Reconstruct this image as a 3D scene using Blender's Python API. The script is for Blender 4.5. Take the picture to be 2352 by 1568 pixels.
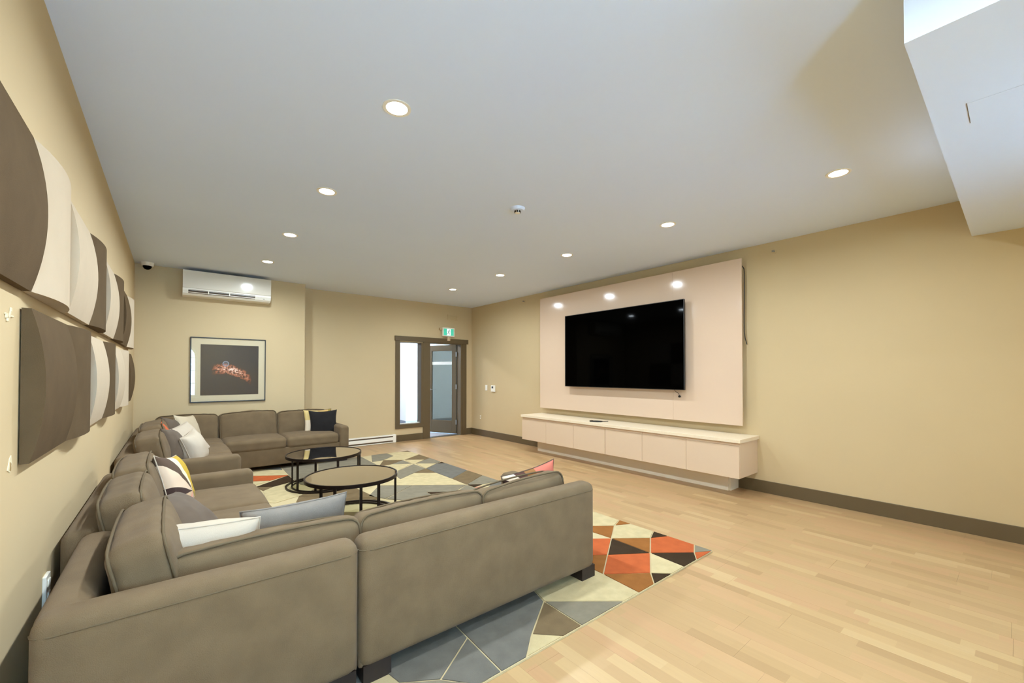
import bpy, bmesh, math, random
from mathutils import Vector, Matrix, noise

# ------------------------------------------------------------------ scene, camera, light, exposure
SC = bpy.context.scene
for o in list(bpy.data.objects):
    bpy.data.objects.remove(o, do_unlink=True)
COL = SC.collection

XL, XR = -0.396, 5.036            # left / right wall faces
YB, YB2 = 7.557, 7.236            # back wall and its bump-out
ZC = 2.733                        # ceiling height
YREAR = -1.5                      # wall behind the camera

cam_data = bpy.data.cameras.new('camera')
cam_data.sensor_width = 36.0
cam_data.lens = 952.86 / 2352 * 36.0
cam_data.shift_y = (845.31 - 784.0) / 2352
cam_data.clip_start = 0.02
cam = bpy.data.objects.new('camera', cam_data)
cam.location = (0, 0, 1.30)
cam.rotation_euler = (math.radians(90.775), 0, math.radians(-39.2406))
COL.objects.link(cam)
SC.camera = cam

SC.view_settings.view_transform = 'Standard'
SC.view_settings.look = 'None'
SC.view_settings.exposure = 0.17
SC.view_settings.gamma = 1.0
SC.view_settings.use_curve_mapping = False

LAMP_LEFT, LAMP_RIGHT = 28.0, 16.2  # recessed downlights of the two rows (W)
LAMP_COLOR = (0.80, 0.91, 1.0)
HALL_POWER = 80.0
SKY_COLOR = (0.38, 0.68, 1.0)
SKY_STRENGTH = 34.0

world = bpy.data.worlds.new('sky')
SC.world = world
world.use_nodes = True
bg = world.node_tree.nodes['Background']
bg.inputs['Color'].default_value = (*SKY_COLOR, 1)
bg.inputs['Strength'].default_value = SKY_STRENGTH

cy = getattr(SC, 'cycles', None)
if cy:
    cy.use_denoising = True
    cy.use_adaptive_sampling = True
    cy.adaptive_threshold = 0.03
    cy.max_bounces = 6
    cy.diffuse_bounces = 4
    cy.glossy_bounces = 2
    cy.transparent_max_bounces = 8
    cy.sample_clamp_indirect = 6.0
    cy.caustics_reflective = False
    cy.caustics_refractive = False

# ------------------------------------------------------------------ materials
def lin(c):
    return tuple(((v / 255) / 12.92 if v / 255 <= 0.04045 else ((v / 255 + 0.055) / 1.055) ** 2.4) for v in c)

MATS = {}
def mat(name, rgb, rough=0.6, metal=0.0, spec=0.5, noise_scale=0.0, noise_amt=0.0, bump=0.0, bump_scale=200.0,
        emit=0.0, coat=0.0, sheen=0.0):
    """Principled material with optional mottling of the colour and fine relief."""
    if name in MATS:
        return MATS[name]
    m = bpy.data.materials.new(name)
    m.use_nodes = True
    nt = m.node_tree
    b = nt.nodes['Principled BSDF']
    c = lin(rgb)
    b.inputs['Base Color'].default_value = (*c, 1)
    b.inputs['Roughness'].default_value = rough
    b.inputs['Metallic'].default_value = metal
    b.inputs['Specular IOR Level'].default_value = spec
    b.inputs['Coat Weight'].default_value = coat
    b.inputs['Coat Roughness'].default_value = 0.05
    b.inputs['Sheen Weight'].default_value = sheen
    if emit:
        b.inputs['Emission Color'].default_value = (*c, 1)
        b.inputs['Emission Strength'].default_value = emit
    tc = None
    if noise_amt or bump:
        tc = nt.nodes.new('ShaderNodeTexCoord')
    if noise_amt:
        n = nt.nodes.new('ShaderNodeTexNoise')
        n.inputs['Scale'].default_value = noise_scale
        n.inputs['Detail'].default_value = 5
        nt.links.new(tc.outputs['Object'], n.inputs['Vector'])
        r = nt.nodes.new('ShaderNodeValToRGB')
        r.color_ramp.elements[0].position = 0.3
        r.color_ramp.elements[1].position = 0.7
        r.color_ramp.elements[0].color = (*[max(0, v * (1 - noise_amt)) for v in c], 1)
        r.color_ramp.elements[1].color = (*[min(1, v * (1 + noise_amt)) for v in c], 1)
        nt.links.new(n.outputs['Fac'], r.inputs['Fac'])
        nt.links.new(r.outputs['Color'], b.inputs['Base Color'])
    if bump:
        n2 = nt.nodes.new('ShaderNodeTexNoise')
        n2.inputs['Scale'].default_value = bump_scale
        n2.inputs['Detail'].default_value = 3
        nt.links.new(tc.outputs['Object'], n2.inputs['Vector'])
        bp = nt.nodes.new('ShaderNodeBump')
        bp.inputs['Strength'].default_value = bump
        bp.inputs['Distance'].default_value = 0.004
        nt.links.new(n2.outputs['Fac'], bp.inputs['Height'])
        nt.links.new(bp.outputs['Normal'], b.inputs['Normal'])
    MATS[name] = m
    return m

M_WALL = mat('wall_paint', (207, 184, 143), 0.75, spec=0.25, noise_scale=1.3, noise_amt=0.02, bump=0.04, bump_scale=350)
M_CEIL = mat('ceiling_paint', (228, 239, 255), 0.9, spec=0.1, noise_scale=1.0, noise_amt=0.012, bump=0.03, bump_scale=300)
M_TRIM = mat('taupe_trim_paint', (100, 84, 58), 0.45, spec=0.4, noise_scale=3, noise_amt=0.03)
M_SOFA = mat('taupe_upholstery', (115, 96, 71), 0.92, spec=0.15, noise_scale=9, noise_amt=0.10, bump=0.45, bump_scale=420, sheen=0.05)
M_SOFAP = mat('taupe_piping', (104, 89, 67), 0.9, spec=0.15, bump=0.3, bump_scale=420)
M_LEG = mat('dark_wood_leg', (38, 28, 24), 0.5, noise_scale=30, noise_amt=0.15)
M_LACQ = mat('white_gloss_lacquer', (222, 195, 168), 0.12, spec=0.5, coat=0.3)
M_LACQ2 = mat('white_satin_lacquer', (222, 196, 166), 0.35, spec=0.4, noise_scale=2, noise_amt=0.01)
M_PLINTH = mat('pale_plinth_laminate', (240, 226, 200), 0.5, noise_scale=2, noise_amt=0.01)
M_TOP = mat('cabinet_top_laminate', (238, 220, 190), 0.4, spec=0.4, noise_scale=60, noise_amt=0.03)
M_GAP = mat('shadow_gap_liner', (110, 92, 72), 0.8)
M_BLACK = mat('black_plastic', (14, 14, 15), 0.35, noise_scale=20, noise_amt=0.1)
M_SCREEN = mat('black_glass_screen', (1, 1, 1), 0.05, spec=0.03)
M_SILVER = mat('brushed_silver', (190, 190, 192), 0.3, metal=0.9, noise_scale=40, noise_amt=0.05)
M_WHITE = mat('white_plastic', (248, 243, 228), 0.35, spec=0.4, noise_scale=5, noise_amt=0.01)
M_IRON = mat('dark_bronze_metal', (40, 31, 27), 0.4, metal=0.6, noise_scale=50, noise_amt=0.15)
M_BROWNF = mat('brown_acoustic_felt', (96, 78, 55), 0.95, spec=0.1, noise_scale=7, noise_amt=0.10, bump=0.3, bump_scale=380)
M_CREAMF = mat('cream_acoustic_felt', (200, 182, 156), 0.95, spec=0.1, noise_scale=7, noise_amt=0.03, bump=0.2, bump_scale=380)
M_HALL = mat('hall_white_paint', (240, 241, 242), 0.8, noise_scale=2, noise_amt=0.01)
M_HALLB = mat('hall_grey_baseboard', (128, 134, 142), 0.5)
M_HALLF = mat('hall_grey_carpet', (150, 152, 160), 0.95, noise_scale=60, noise_amt=0.15, bump=0.3, bump_scale=300)
M_PAPER = mat('paper_notice', (225, 230, 235), 0.7)
M_STEEL = mat('satin_steel', (150, 146, 138), 0.3, metal=0.9)

def glass_mat(name, tint=(1, 1, 1), refl=1.0, rough=0.0, body=0.0, body_rgb=(180, 190, 190)):
    """Architectural glass: transparent pane with a fresnel reflection and an optional milky body."""
    m = bpy.data.materials.new(name)
    m.use_nodes = True
    nt = m.node_tree
    nt.nodes.clear()
    out = nt.nodes.new('ShaderNodeOutputMaterial')
    tr = nt.nodes.new('ShaderNodeBsdfTransparent')
    tr.inputs['Color'].default_value = (*tint, 1)
    gl = nt.nodes.new('ShaderNodeBsdfGlossy')
    gl.inputs['Roughness'].default_value = rough
    lw = nt.nodes.new('ShaderNodeLayerWeight')          # Schlick reflection, the same from both faces of the pane
    lw.inputs['Blend'].default_value = 0.5
    pw5 = nt.nodes.new('ShaderNodeMath')
    pw5.operation = 'POWER'
    pw5.inputs[1].default_value = 5.0
    nt.links.new(lw.outputs['Facing'], pw5.inputs[0])
    sch = nt.nodes.new('ShaderNodeMath')
    sch.operation = 'MULTIPLY_ADD'
    sch.inputs[1].default_value = 0.96
    sch.inputs[2].default_value = 0.04
    nt.links.new(pw5.outputs[0], sch.inputs[0])
    mul = nt.nodes.new('ShaderNodeMath')
    mul.operation = 'MULTIPLY'
    mul.use_clamp = True
    mul.inputs[1].default_value = refl
    mx = nt.nodes.new('ShaderNodeMixShader')
    nt.links.new(sch.outputs[0], mul.inputs[0])
    nt.links.new(mul.outputs[0], mx.inputs[0])
    base = tr.outputs[0]
    if body:
        df = nt.nodes.new('ShaderNodeBsdfDiffuse')
        df.inputs['Color'].default_value = (*lin(body_rgb), 1)
        mb = nt.nodes.new('ShaderNodeMixShader')
        mb.inputs[0].default_value = body
        nt.links.new(tr.outputs[0], mb.inputs[1])
        nt.links.new(df.outputs[0], mb.inputs[2])
        base = mb.outputs[0]
    nt.links.new(base, mx.inputs[1])
    nt.links.new(gl.outputs[0], mx.inputs[2])
    nt.links.new(mx.outputs[0], out.inputs['Surface'])
    return m

M_PICGLASS = glass_mat('picture_glass', refl=1.6)
M_WINGLASS = glass_mat('window_glass', refl=0.8)
M_DOORGLASS = glass_mat('tinted_door_glass', tint=(0.29, 0.26, 0.22), refl=1.2, body=0.25, body_rgb=(116, 110, 98))
M_TABLEGLASS = glass_mat('coffee_table_glass', tint=(0.80, 0.83, 0.74), refl=3.0, body=0.10, body_rgb=(150, 150, 128))

# ------------------------------------------------------------------ builders
def thing(name, label, cat, loc=(0, 0, 0), group=None):
    o = bpy.data.objects.new(name, None)
    o.empty_display_size = 0.1
    o.location = loc
    COL.objects.link(o)
    tag(o, label, cat, group)
    return o

def tag(o, label=None, cat=None, group=None, kind=None):
    if label: o['label'] = label
    if cat: o['category'] = cat
    if group: o['group'] = group
    if kind: o['kind'] = kind
    return o

def origin(o):
    v = Vector((0, 0, 0))
    while o is not None:
        v += o.location
        o = o.parent
    return v

def obj(name, bm, m, parent=None, smooth=False, loc=None):
    """Link a bmesh given in world coordinates as one mesh object (its origin at the parent's, or at loc)."""
    off = origin(parent) if parent else Vector(loc or (0, 0, 0))
    bmesh.ops.translate(bm, verts=bm.verts, vec=-off)
    bmesh.ops.recalc_face_normals(bm, faces=bm.faces)
    me = bpy.data.meshes.new(name)
    bm.to_mesh(me)
    bm.free()
    if smooth:
        for p in me.polygons:
            p.use_smooth = True
        try:
            me.set_sharp_from_angle(angle=math.radians(smooth if smooth is not True else 40))
        except Exception:
            pass
    for k in (m if isinstance(m, (list, tuple)) else [m]):
        me.materials.append(k)
    o = bpy.data.objects.new(name, me)
    COL.objects.link(o)
    if parent:
        o.parent = parent
    else:
        o.location = off
    return o

def struct(name, bm, m, parent=None, **kw):
    o = obj(name, bm, m, parent, **kw)
    if not parent:
        o['kind'] = 'structure'
    return o

def box(x0, x1, y0, y1, z0, z1, bev=0.0, seg=2, bm=None):
    bm2 = bmesh.new()
    bmesh.ops.create_cube(bm2, size=1)
    for v in bm2.verts:
        v.co = Vector((x0 + (v.co.x + .5) * (x1 - x0), y0 + (v.co.y + .5) * (y1 - y0), z0 + (v.co.z + .5) * (z1 - z0)))
    if bev:
        bmesh.ops.bevel(bm2, geom=list(bm2.edges), offset=bev, segments=seg, profile=0.5, affect='EDGES', clamp_overlap=True)
    if bm is None:
        return bm2
    join(bm, bm2)
    return bm

def join(bm, other):
    me = bpy.data.meshes.new('tmp')
    other.to_mesh(me)
    other.free()
    bm.from_mesh(me)
    bpy.data.meshes.remove(me)
    return bm

def xf(bm, M):
    bmesh.ops.transform(bm, matrix=M, verts=bm.verts)
    return bm

def prism(pts, axis, a0, a1, bm=None):
    """Extrude a 2D polygon along x, y or z between a0 and a1."""
    bm = bm or bmesh.new()
    def P(p, a):
        return {'x': (a, p[0], p[1]), 'y': (p[0], a, p[1]), 'z': (p[0], p[1], a)}[axis]
    lo = [bm.verts.new(P(p, a0)) for p in pts]
    hi = [bm.verts.new(P(p, a1)) for p in pts]
    n = len(pts)
    bm.faces.new(lo)
    bm.faces.new(hi)
    for i in range(n):
        j = (i + 1) % n
        bm.faces.new((lo[i], lo[j], hi[j], hi[i]))
    return bm

def cyl(c, axis, r, h, n=24, r2=None, bm=None):
    """Solid cylinder / cone frustum from c along +axis by h."""
    r2 = r if r2 is None else r2
    bm = bm or bmesh.new()
    def P(a, rr, t):
        u, v = rr * math.cos(a), rr * math.sin(a)
        return {'x': (c[0] + t, c[1] + u, c[2] + v), 'y': (c[0] + u, c[1] + t, c[2] + v), 'z': (c[0] + u, c[1] + v, c[2] + t)}[axis]
    A = [bm.verts.new(P(2 * math.pi * i / n, r, 0)) for i in range(n)]
    B = [bm.verts.new(P(2 * math.pi * i / n, r2, h)) for i in range(n)]
    bm.faces.new(A)
    bm.faces.new(B)
    for i in range(n):
        j = (i + 1) % n
        bm.faces.new((A[i], A[j], B[j], B[i]))
    return bm

def ring(cx, cy, z0, z1, r0, r1, a0=0.0, a1=2 * math.pi, n=72, bm=None):
    """Flat bar bent to a circle (or arc)."""
    bm = bm or bmesh.new()
    full = abs(a1 - a0 - 2 * math.pi) < 1e-6
    k = n if full else n + 1
    R = []
    for i in range(k):
        a = a0 + (a1 - a0) * i / n
        R.append([bm.verts.new((cx + r * math.cos(a), cy + r * math.sin(a), z)) for r, z in ((r0, z0), (r1, z0), (r1, z1), (r0, z1))])
    for i in range(n if full else n):
        A, B = R[i], R[(i + 1) % k]
        for q in range(4):
            bm.faces.new((A[q], A[(q + 1) % 4], B[(q + 1) % 4], B[q]))
    if not full:
        bm.faces.new(R[0])
        bm.faces.new(R[-1])
    return bm

def tube(pts, r, n=8, closed=False, bm=None):
    bm = bm or bmesh.new()
    pts = [Vector(p) for p in pts]
    rings = []
    N = len(pts)
    prev = None
    for i, p in enumerate(pts):
        if closed:
            t = (pts[(i + 1) % N] - pts[i - 1]).normalized()
        else:
            t = (pts[min(i + 1, N - 1)] - pts[max(i - 1, 0)]).normalized()
        if prev is None:
            ref = Vector((0, 0, 1)) if abs(t.z) < .9 else Vector((1, 0, 0))
            u = t.cross(ref).normalized()
        else:
            u = (prev - t * prev.dot(t))
            u = u.normalized() if u.length > 1e-6 else t.orthogonal().normalized()
        prev = u
        v = t.cross(u)
        rings.append([bm.verts.new(p + (u * math.cos(2 * math.pi * k / n) + v * math.sin(2 * math.pi * k / n)) * r) for k in range(n)])
    for i in range(N if closed else N - 1):
        A, B = rings[i], rings[(i + 1) % N]
        for k in range(n):
            bm.faces.new((A[k], A[(k + 1) % n], B[(k + 1) % n], B[k]))
    if not closed:
        bm.faces.new(rings[0])
        bm.faces.new(rings[-1])
    return bm

def place(loc, rz=0.0, rx=0.0, ry=0.0):
    return (Matrix.Translation(Vector(loc)) @ Matrix.Rotation(math.radians(rz), 4, 'Z')
            @ Matrix.Rotation(math.radians(rx), 4, 'X') @ Matrix.Rotation(math.radians(ry), 4, 'Y'))

# ------------------------------------------------------------------ floor of laminate planks (three strips printed on each)
def floor_mat():
    m = bpy.data.materials.new('three_strip_laminate')
    m.use_nodes = True
    nt = m.node_tree
    L = nt.links.new
    b = nt.nodes['Principled BSDF']
    geo = nt.nodes.new('ShaderNodeNewGeometry')
    sep = nt.nodes.new('ShaderNodeSeparateXYZ')
    L(geo.outputs['Position'], sep.inputs[0])
    def math_(op, a, bv):
        n = nt.nodes.new('ShaderNodeMath')
        n.operation = op
        for i, v in ((0, a), (1, bv)):
            if v is None: continue
            if isinstance(v, (int, float)): n.inputs[i].default_value = v
            else: L(v, n.inputs[i])
        return n.outputs[0]
    row = math_('FLOOR', math_('DIVIDE', math_('SUBTRACT', sep.outputs['X'], XL), 0.0667), None)
    wn = nt.nodes.new('ShaderNodeTexWhiteNoise')
    wn.noise_dimensions = '1D'
    L(row, wn.inputs['W'])
    shift = math_('MULTIPLY', wn.outputs['Value'], 3.0)
    cell = math_('FLOOR', math_('DIVIDE', math_('ADD', sep.outputs['Y'], shift), 0.44), None)
    comb = nt.nodes.new('ShaderNodeCombineXYZ')
    L(row, comb.inputs[0]); L(cell, comb.inputs[1])
    w2 = nt.nodes.new('ShaderNodeTexWhiteNoise')
    w2.noise_dimensions = '2D'
    L(comb.outputs[0], w2.inputs['Vector'])
    ramp = nt.nodes.new('ShaderNodeValToRGB')
    cols = [(0.0, (170, 137, 96)), (0.15, (179, 146, 103)), (0.5, (183, 150, 107)), (0.75, (186, 147, 107)), (0.92, (188, 156, 111)), (1.0, (194, 163, 119))]
    cr = ramp.color_ramp
    while len(cr.elements) < len(cols): cr.elements.new(0.5)
    for e, (p, c) in zip(cr.elements, cols):
        e.position = p
        e.color = (*lin(c), 1)
    L(w2.outputs['Value'], ramp.inputs['Fac'])
    mp = nt.nodes.new('ShaderNodeMapping')
    mp.inputs['Scale'].default_value = (60, 3.5, 1)
    L(geo.outputs['Position'], mp.inputs['Vector'])
    gn = nt.nodes.new('ShaderNodeTexNoise')
    gn.inputs['Scale'].default_value = 1.0
    gn.inputs['Detail'].default_value = 6
    L(mp.outputs['Vector'], gn.inputs['Vector'])
    g2 = nt.nodes.new('ShaderNodeMapRange')
    g2.inputs['To Min'].default_value = 0.93
    g2.inputs['To Max'].default_value = 1.06
    L(gn.outputs['Fac'], g2.inputs['Value'])
    mix = nt.nodes.new('ShaderNodeMix')
    mix.data_type = 'RGBA'
    mix.blend_type = 'MULTIPLY'
    mix.inputs['Factor'].default_value = 1.0
    L(ramp.outputs['Color'], mix.inputs['A'])
    L(g2.outputs['Result'], mix.inputs['B'])
    L(mix.outputs['Result'], b.inputs['Base Color'])
    b.inputs['Roughness'].default_value = 0.33
    b.inputs['Specular IOR Level'].default_value = 0.35
    return m

M_FLOOR = floor_mat()
M_SUB = mat('subfloor', (120, 100, 75), 0.9)
floor = struct('floor', box(XL - .1, XR + .1, YREAR - .1, YB + .15, -.12, -.010), M_SUB)
random.seed(4)
pw, pl = 0.2001, 1.285
col_i, x = 0, XL
while x < XR - .01:
    x1 = min(x + pw, XR)
    y = YREAR - random.random() * pl
    while y < YB:
        a, b_ = max(y, YREAR), min(y + pl, YB)
        if b_ - a > .02:
            obj('plank', box(x + 0.0003, x1 - 0.0003, a + 0.0003, b_ - 0.0003, -.010, 0.0), M_FLOOR, floor)
        y += pl
    x += pw

# ------------------------------------------------------------------ ceiling and walls
ceiling = struct('ceiling', box(XL - .12, XR + .12, YREAR - .12, YB + .15, ZC, ZC + .15), M_CEIL)
obj('soffit', box(1.912, XR, YREAR, 0.237, 2.42, ZC), M_CEIL, ceiling)
ap = obj('access_panel', box(2.54, 2.745, -.10, 0.127, 2.4185, 2.4205), M_CEIL, ceiling)
obj('access_panel_gap', prism([(2.537, .1275), (2.748, .1275), (2.748, .1295), (2.537, .1295)], 'z', 2.4188, 2.4202), M_GAP, ceiling)

struct('wall_right', box(XR, XR + .12, YREAR, YB + .15, 0, ZC), M_WALL)
struct('wall_back_left', box(XL, 1.628, YB2, YB + .15, 0, ZC), M_WALL)

SX0, SX1, SZ0, SZ1 = 3.372, 3.835, .315, 1.920       # sidelight opening
DX0, DX1, DZ1 = 4.000, 4.765, 1.940                  # doorway
bm = box(1.628, SX0, YB, YB + .15, 0, ZC)
box(SX0, SX1, YB, YB + .15, 0, SZ0, bm=bm)
box(SX0, SX1, YB, YB + .15, SZ1, ZC, bm=bm)
box(SX1, DX0, YB, YB + .15, 0, ZC, bm=bm)
box(DX0, DX1, YB, YB + .15, DZ1, ZC, bm=bm)
box(DX1, XR, YB, YB + .15, 0, ZC, bm=bm)
struct('wall_back', bm, M_WALL)

# arched windows behind the camera in the rear wall; the second is an added light source
def arch_pts(a, b_, sp, r=None, n=24):
    r = (b_ - a) / 2 if r is None else r
    cx = (a + b_) / 2
    return [(cx + r * math.cos(math.pi - math.pi * i / n), sp + r * math.sin(math.pi - math.pi * i / n)) for i in range(n + 1)]
def wall_with_arches(axis, lo, hi, d0, d1, wins):
    """Wall plate running along x or y between lo and hi, thickness d0..d1, with arched openings."""
    ext = 'y' if axis == 'x' else 'x'
    bm = bmesh.new()
    R = lambda p, q, z0, z1: prism([(p, z0), (q, z0), (q, z1), (p, z1)], ext, d0, d1, bm=bm)
    c = lo
    for (a, b_, s, sp) in wins:
        R(c, a, 0, ZC)
        R(a, b_, 0, s)
        A = arch_pts(a, b_, sp)
        for p0, p1 in zip(A, A[1:]):
            prism([p0, p1, (p1[0], ZC), (p0[0], ZC)], ext, d0, d1, bm=bm)
        c = b_
    R(c, hi, 0, ZC)
    return bm
WIN_REAR = [(-0.37, 0.57, 0.60, 1.80), (2.55, 3.15, 0.80, 1.75)]
struct('wall_rear', wall_with_arches('x', XL, XR, YREAR - .45, YREAR, WIN_REAR), M_WALL)
struct('wall_left', box(XL - .12, XL, YREAR, YB, 0, ZC), M_WALL)
def arched_window(name, axis, depth, sgn, a, b_, s, sp):
    """White frame, glazing bars and pane set in the middle of the wall; sgn points into the room."""
    ext = 'y' if axis == 'x' else 'x'
    r, cx, w = (b_ - a) / 2, (a + b_) / 2, .045
    yw = depth - sgn * .40
    outer = [(a, s)] + arch_pts(a, b_, sp) + [(b_, s)]
    inner = [(a + w, s + w)] + arch_pts(a, b_, sp, r - w) + [(b_ - w, s + w)]
    bm = bmesh.new()
    for i in range(len(outer)):
        j = (i + 1) % len(outer)
        prism([outer[i], outer[j], inner[j], inner[i]], ext, yw - .03, yw + .03, bm=bm)
    win = struct(name, bm, M_WHITE)
    def bar(nm, p, q, z0, z1, t):
        obj(nm, prism([(p, z0), (q, z0), (q, z1), (p, z1)], ext, yw - t, yw + t), M_WHITE, win)
    for zz in (s + (sp - s) * .34, s + (sp - s) * .67, sp):
        bar('glazing_bar', a + w, b_ - w, zz - .012, zz + .012, .012)
    bar('mullion', cx - .014, cx + .014, s + w, sp + r - w, .014)
    obj('pane', prism(inner, ext, yw - .003, yw + .003), M_WINGLASS, win)
    d0, d1 = sorted((depth - sgn * .36, depth + sgn * .04))
    obj('sill', prism([(a - .04, s - .03), (b_ + .04, s - .03), (b_ + .04, s), (a - .04, s)], ext, d0, d1), M_WHITE, win)
arched_window('window_2', 'x', YREAR, 1, *WIN_REAR[0])
arched_window('window_added_fill', 'x', YREAR, 1, *WIN_REAR[1])  # added opening, lets daylight onto the dark ceiling beyond the soffit

# baseboards
struct('baseboard_right', box(XR - .014, XR, YREAR, YB, 0, .130, .002, 1), M_TRIM)
struct('baseboard_left', box(XL, XL + .012, YREAR, YB2, 0, .130, .002, 1), M_TRIM)
struct('baseboard_rear', box(XL + .012, XR - .014, YREAR, YREAR + .012, 0, .130, .002, 1), M_TRIM)
bm = box(XL + .012, 1.628, YB2 - .012, YB2, 0, .130, .002, 1)
box(3.285, SX1 + .06, YB - .014, YB, 0, .125, .002, 1, bm=bm)
box(4.89, XR - .014, YB - .014, YB, 0, .130, .002, 1, bm=bm)
struct('baseboard_back', bm, M_TRIM)

# door frame and sidelight
fr = box(3.275, 4.932, YB - .030, YB, 1.938, 2.030, .002, 1)
frame = struct('trim_1', fr, M_TRIM)
obj('casing', box(3.290, SX0 + .004, YB - .022, YB, SZ0 + .0045, 1.938, .002, 1), M_TRIM, frame)
obj('casing', box(3.290, SX1 + .035, YB - .022, YB, .246, SZ0 + .004, .002, 1), M_TRIM, frame)
obj('casing', box(SX1 + .035, DX0 + .002, YB - .022, YB, 0, 1.938, .002, 1), M_TRIM, frame)
obj('casing', box(DX1 + .03, 4.892, YB - .022, YB, 0, 1.938, .002, 1), M_TRIM, frame)
obj('jamb', box(DX0 - .001, DX0 + .022, YB - .020, YB + .16, 0, DZ1), M_TRIM, frame)
obj('jamb', box(DX1 - .016, DX1 + .03, YB - .016, YB + .15, 0, DZ1), M_TRIM, frame)
obj('head_jamb', box(DX0, DX1, YB - .018, YB + .16, DZ1 - .02, DZ1), M_TRIM, frame)
obj('threshold', box(DX0 + .022, DX1 - .016, YB - .01, YB + .15, -.009, .006), M_STEEL, frame)

bm = box(SX0, SX0 + .012, YB - .01, YB + .15, SZ0, SZ1)
box(SX1 - .012, SX1 + .035, YB - .021, YB + .15, SZ0, SZ1, bm=bm)
box(SX0, SX1, YB - .01, YB + .15, SZ0, SZ0 + .012, bm=bm)
box(SX0, SX1, YB - .01, YB + .15, SZ1 - .012, SZ1, bm=bm)
win = struct('window_1', bm, M_TRIM)
obj('pane', box(SX0 + .012, SX1 - .012, YB + .06, YB + .068, SZ0 + .012, SZ1 - .012), M_WINGLASS, win)
obj('glazing_bead', box(SX0 + .012, SX1 - .012, YB + .045, YB + .06, SZ0 + .012, SZ0 + .026), M_WHITE, win)

# the open door leaf, hinged on the hall side
HG = Matrix.Translation((4.742, YB + .150, 0)) @ Matrix.Rotation(math.radians(-65), 4, 'Z')
LW, LH = .742, 1.930
bm = box(-LW, -LW + .105, -.02, .02, .01, LH, .002, 1)
box(-.105, 0, -.02, .02, .01, LH, .002, 1, bm=bm)
box(-LW + .105, -.105, -.02, .02, .01, .285, .002, 1, bm=bm)
box(-LW + .105, -.105, -.02, .02, LH - .13, LH, .002, 1, bm=bm)
door = struct('door_1', xf(bm, HG), M_TRIM)
def dpart(name, bm, m, parent=None):
    return obj(name, xf(bm, HG), m, parent or door)
pane = dpart('glass_pane', box(-LW + .105, -.105, -.004, .004, .285, LH - .13), M_DOORGLASS)
dpart('safety_strip', box(-LW + .107, -.107, -.0062, -.0045, 1.50, 1.565), mat('white_film', (240, 244, 244), .6), pane)
for zz in (.26, 1.02, 1.72):
    dpart('hinge', box(-.004, .030, -.030, -.018, zz - .05, zz + .05), M_STEEL)
h = dpart('handle', cyl((-LW + .055, -.075, .955), 'y', .009, .055, 12), M_STEEL)
dpart('lever', box(-LW + .048, -LW + .165, -.083, -.068, .947, .963, .004), M_STEEL, h)
dpart('rose', cyl((-LW + .055, -.028, .955), 'y', .026, .009, 20), M_STEEL, h)

# ------------------------------------------------------------------ the hall beyond the door
struct('floor_hall', box(1.6, 8.2, YB + .15, 13.2, -.12, -.004), M_HALLF)
struct('ceiling_hall', box(1.6, 8.2, YB + .15, 13.2, 2.55, 2.65), M_CEIL)
struct('wall_hall_corner', box(4.48, 8.2, 9.64, 9.76, 0, 2.55), M_HALL)
struct('wall_hall_passage', box(4.48, 4.60, 9.76, 13.2, 0, 2.55), M_HALL)
struct('wall_hall_far', box(1.6, 8.2, 13.1, 13.2, 0, 2.55), M_HALL)
struct('wall_hall_left', box(1.6, 1.72, YB + .15, 13.1, 0, 2.55), M_HALL)
struct('wall_hall_right', box(7.2, 7.32, YB + .15, 9.64, 0, 2.55), mat('hall_grey_paint', (150, 150, 148), .7))
bm = box(4.468, 7.2, 9.628, 9.64, 0, .130)
box(4.468, 4.48, 9.64, 13.1, 0, .130, bm=bm)
box(1.72, 4.468, 13.088, 13.1, 0, .130, bm=bm)
struct('baseboard_hall', bm, M_HALLB)
# notices on the hall wall, seen through the sidelight
for (x0, x1, z0, z1, nm, lb) in ((4.655, 4.80, 1.49, 1.545, 'wall_notice', 'narrow white notice at the top of the hall wall papers'),
                                 (4.635, 4.80, 1.10, 1.46, 'wall_notice', 'tall white notice on the hall wall seen through sidelight'),
                                 (4.66, 4.80, .985, 1.06, 'wall_notice', 'small white notice between two bigger ones on hall wall'),
                                 (4.665, 4.80, .68, .92, 'wall_notice', 'lowest white box-like notice on the hall wall')):
    t = thing(nm, lb, 'notice', ((x0 + x1) / 2, 9.63, z0), 'notices on the hall wall')
    obj('board', box(x0, x1, 9.618, 9.639, z0, z1, .002, 1), M_PAPER, t)
    obj('print', box(x0 + .03, x1 - .05, 9.6165, 9.6185, (z0 + z1) / 2 - .008, (z0 + z1) / 2 + .008), M_HALLB, t)
hl = thing('hall_ceiling_lamp', 'flat white ceiling lamp lighting the hall beyond the door', 'ceiling light', (3.9, 9.1, 2.53))
obj('housing', box(3.3, 4.5, 8.8, 9.4, 2.515, 2.55, .004), M_WHITE, hl)
obj('diffuser', box(3.33, 4.47, 8.83, 9.37, 2.509, 2.516), mat('hall_lamp_diffuser', (255, 255, 255), .5, emit=2.0), hl)
ld = bpy.data.lights.new('hall_light', 'AREA')
ld.shape = 'RECTANGLE'; ld.size = 1.1; ld.size_y = .5; ld.energy = HALL_POWER; ld.color = (1.0, .98, .95)
lo = bpy.data.objects.new('hall_light', ld)
lo.location = (0, 0, -.03)
COL.objects.link(lo)
lo.parent = hl

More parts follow.
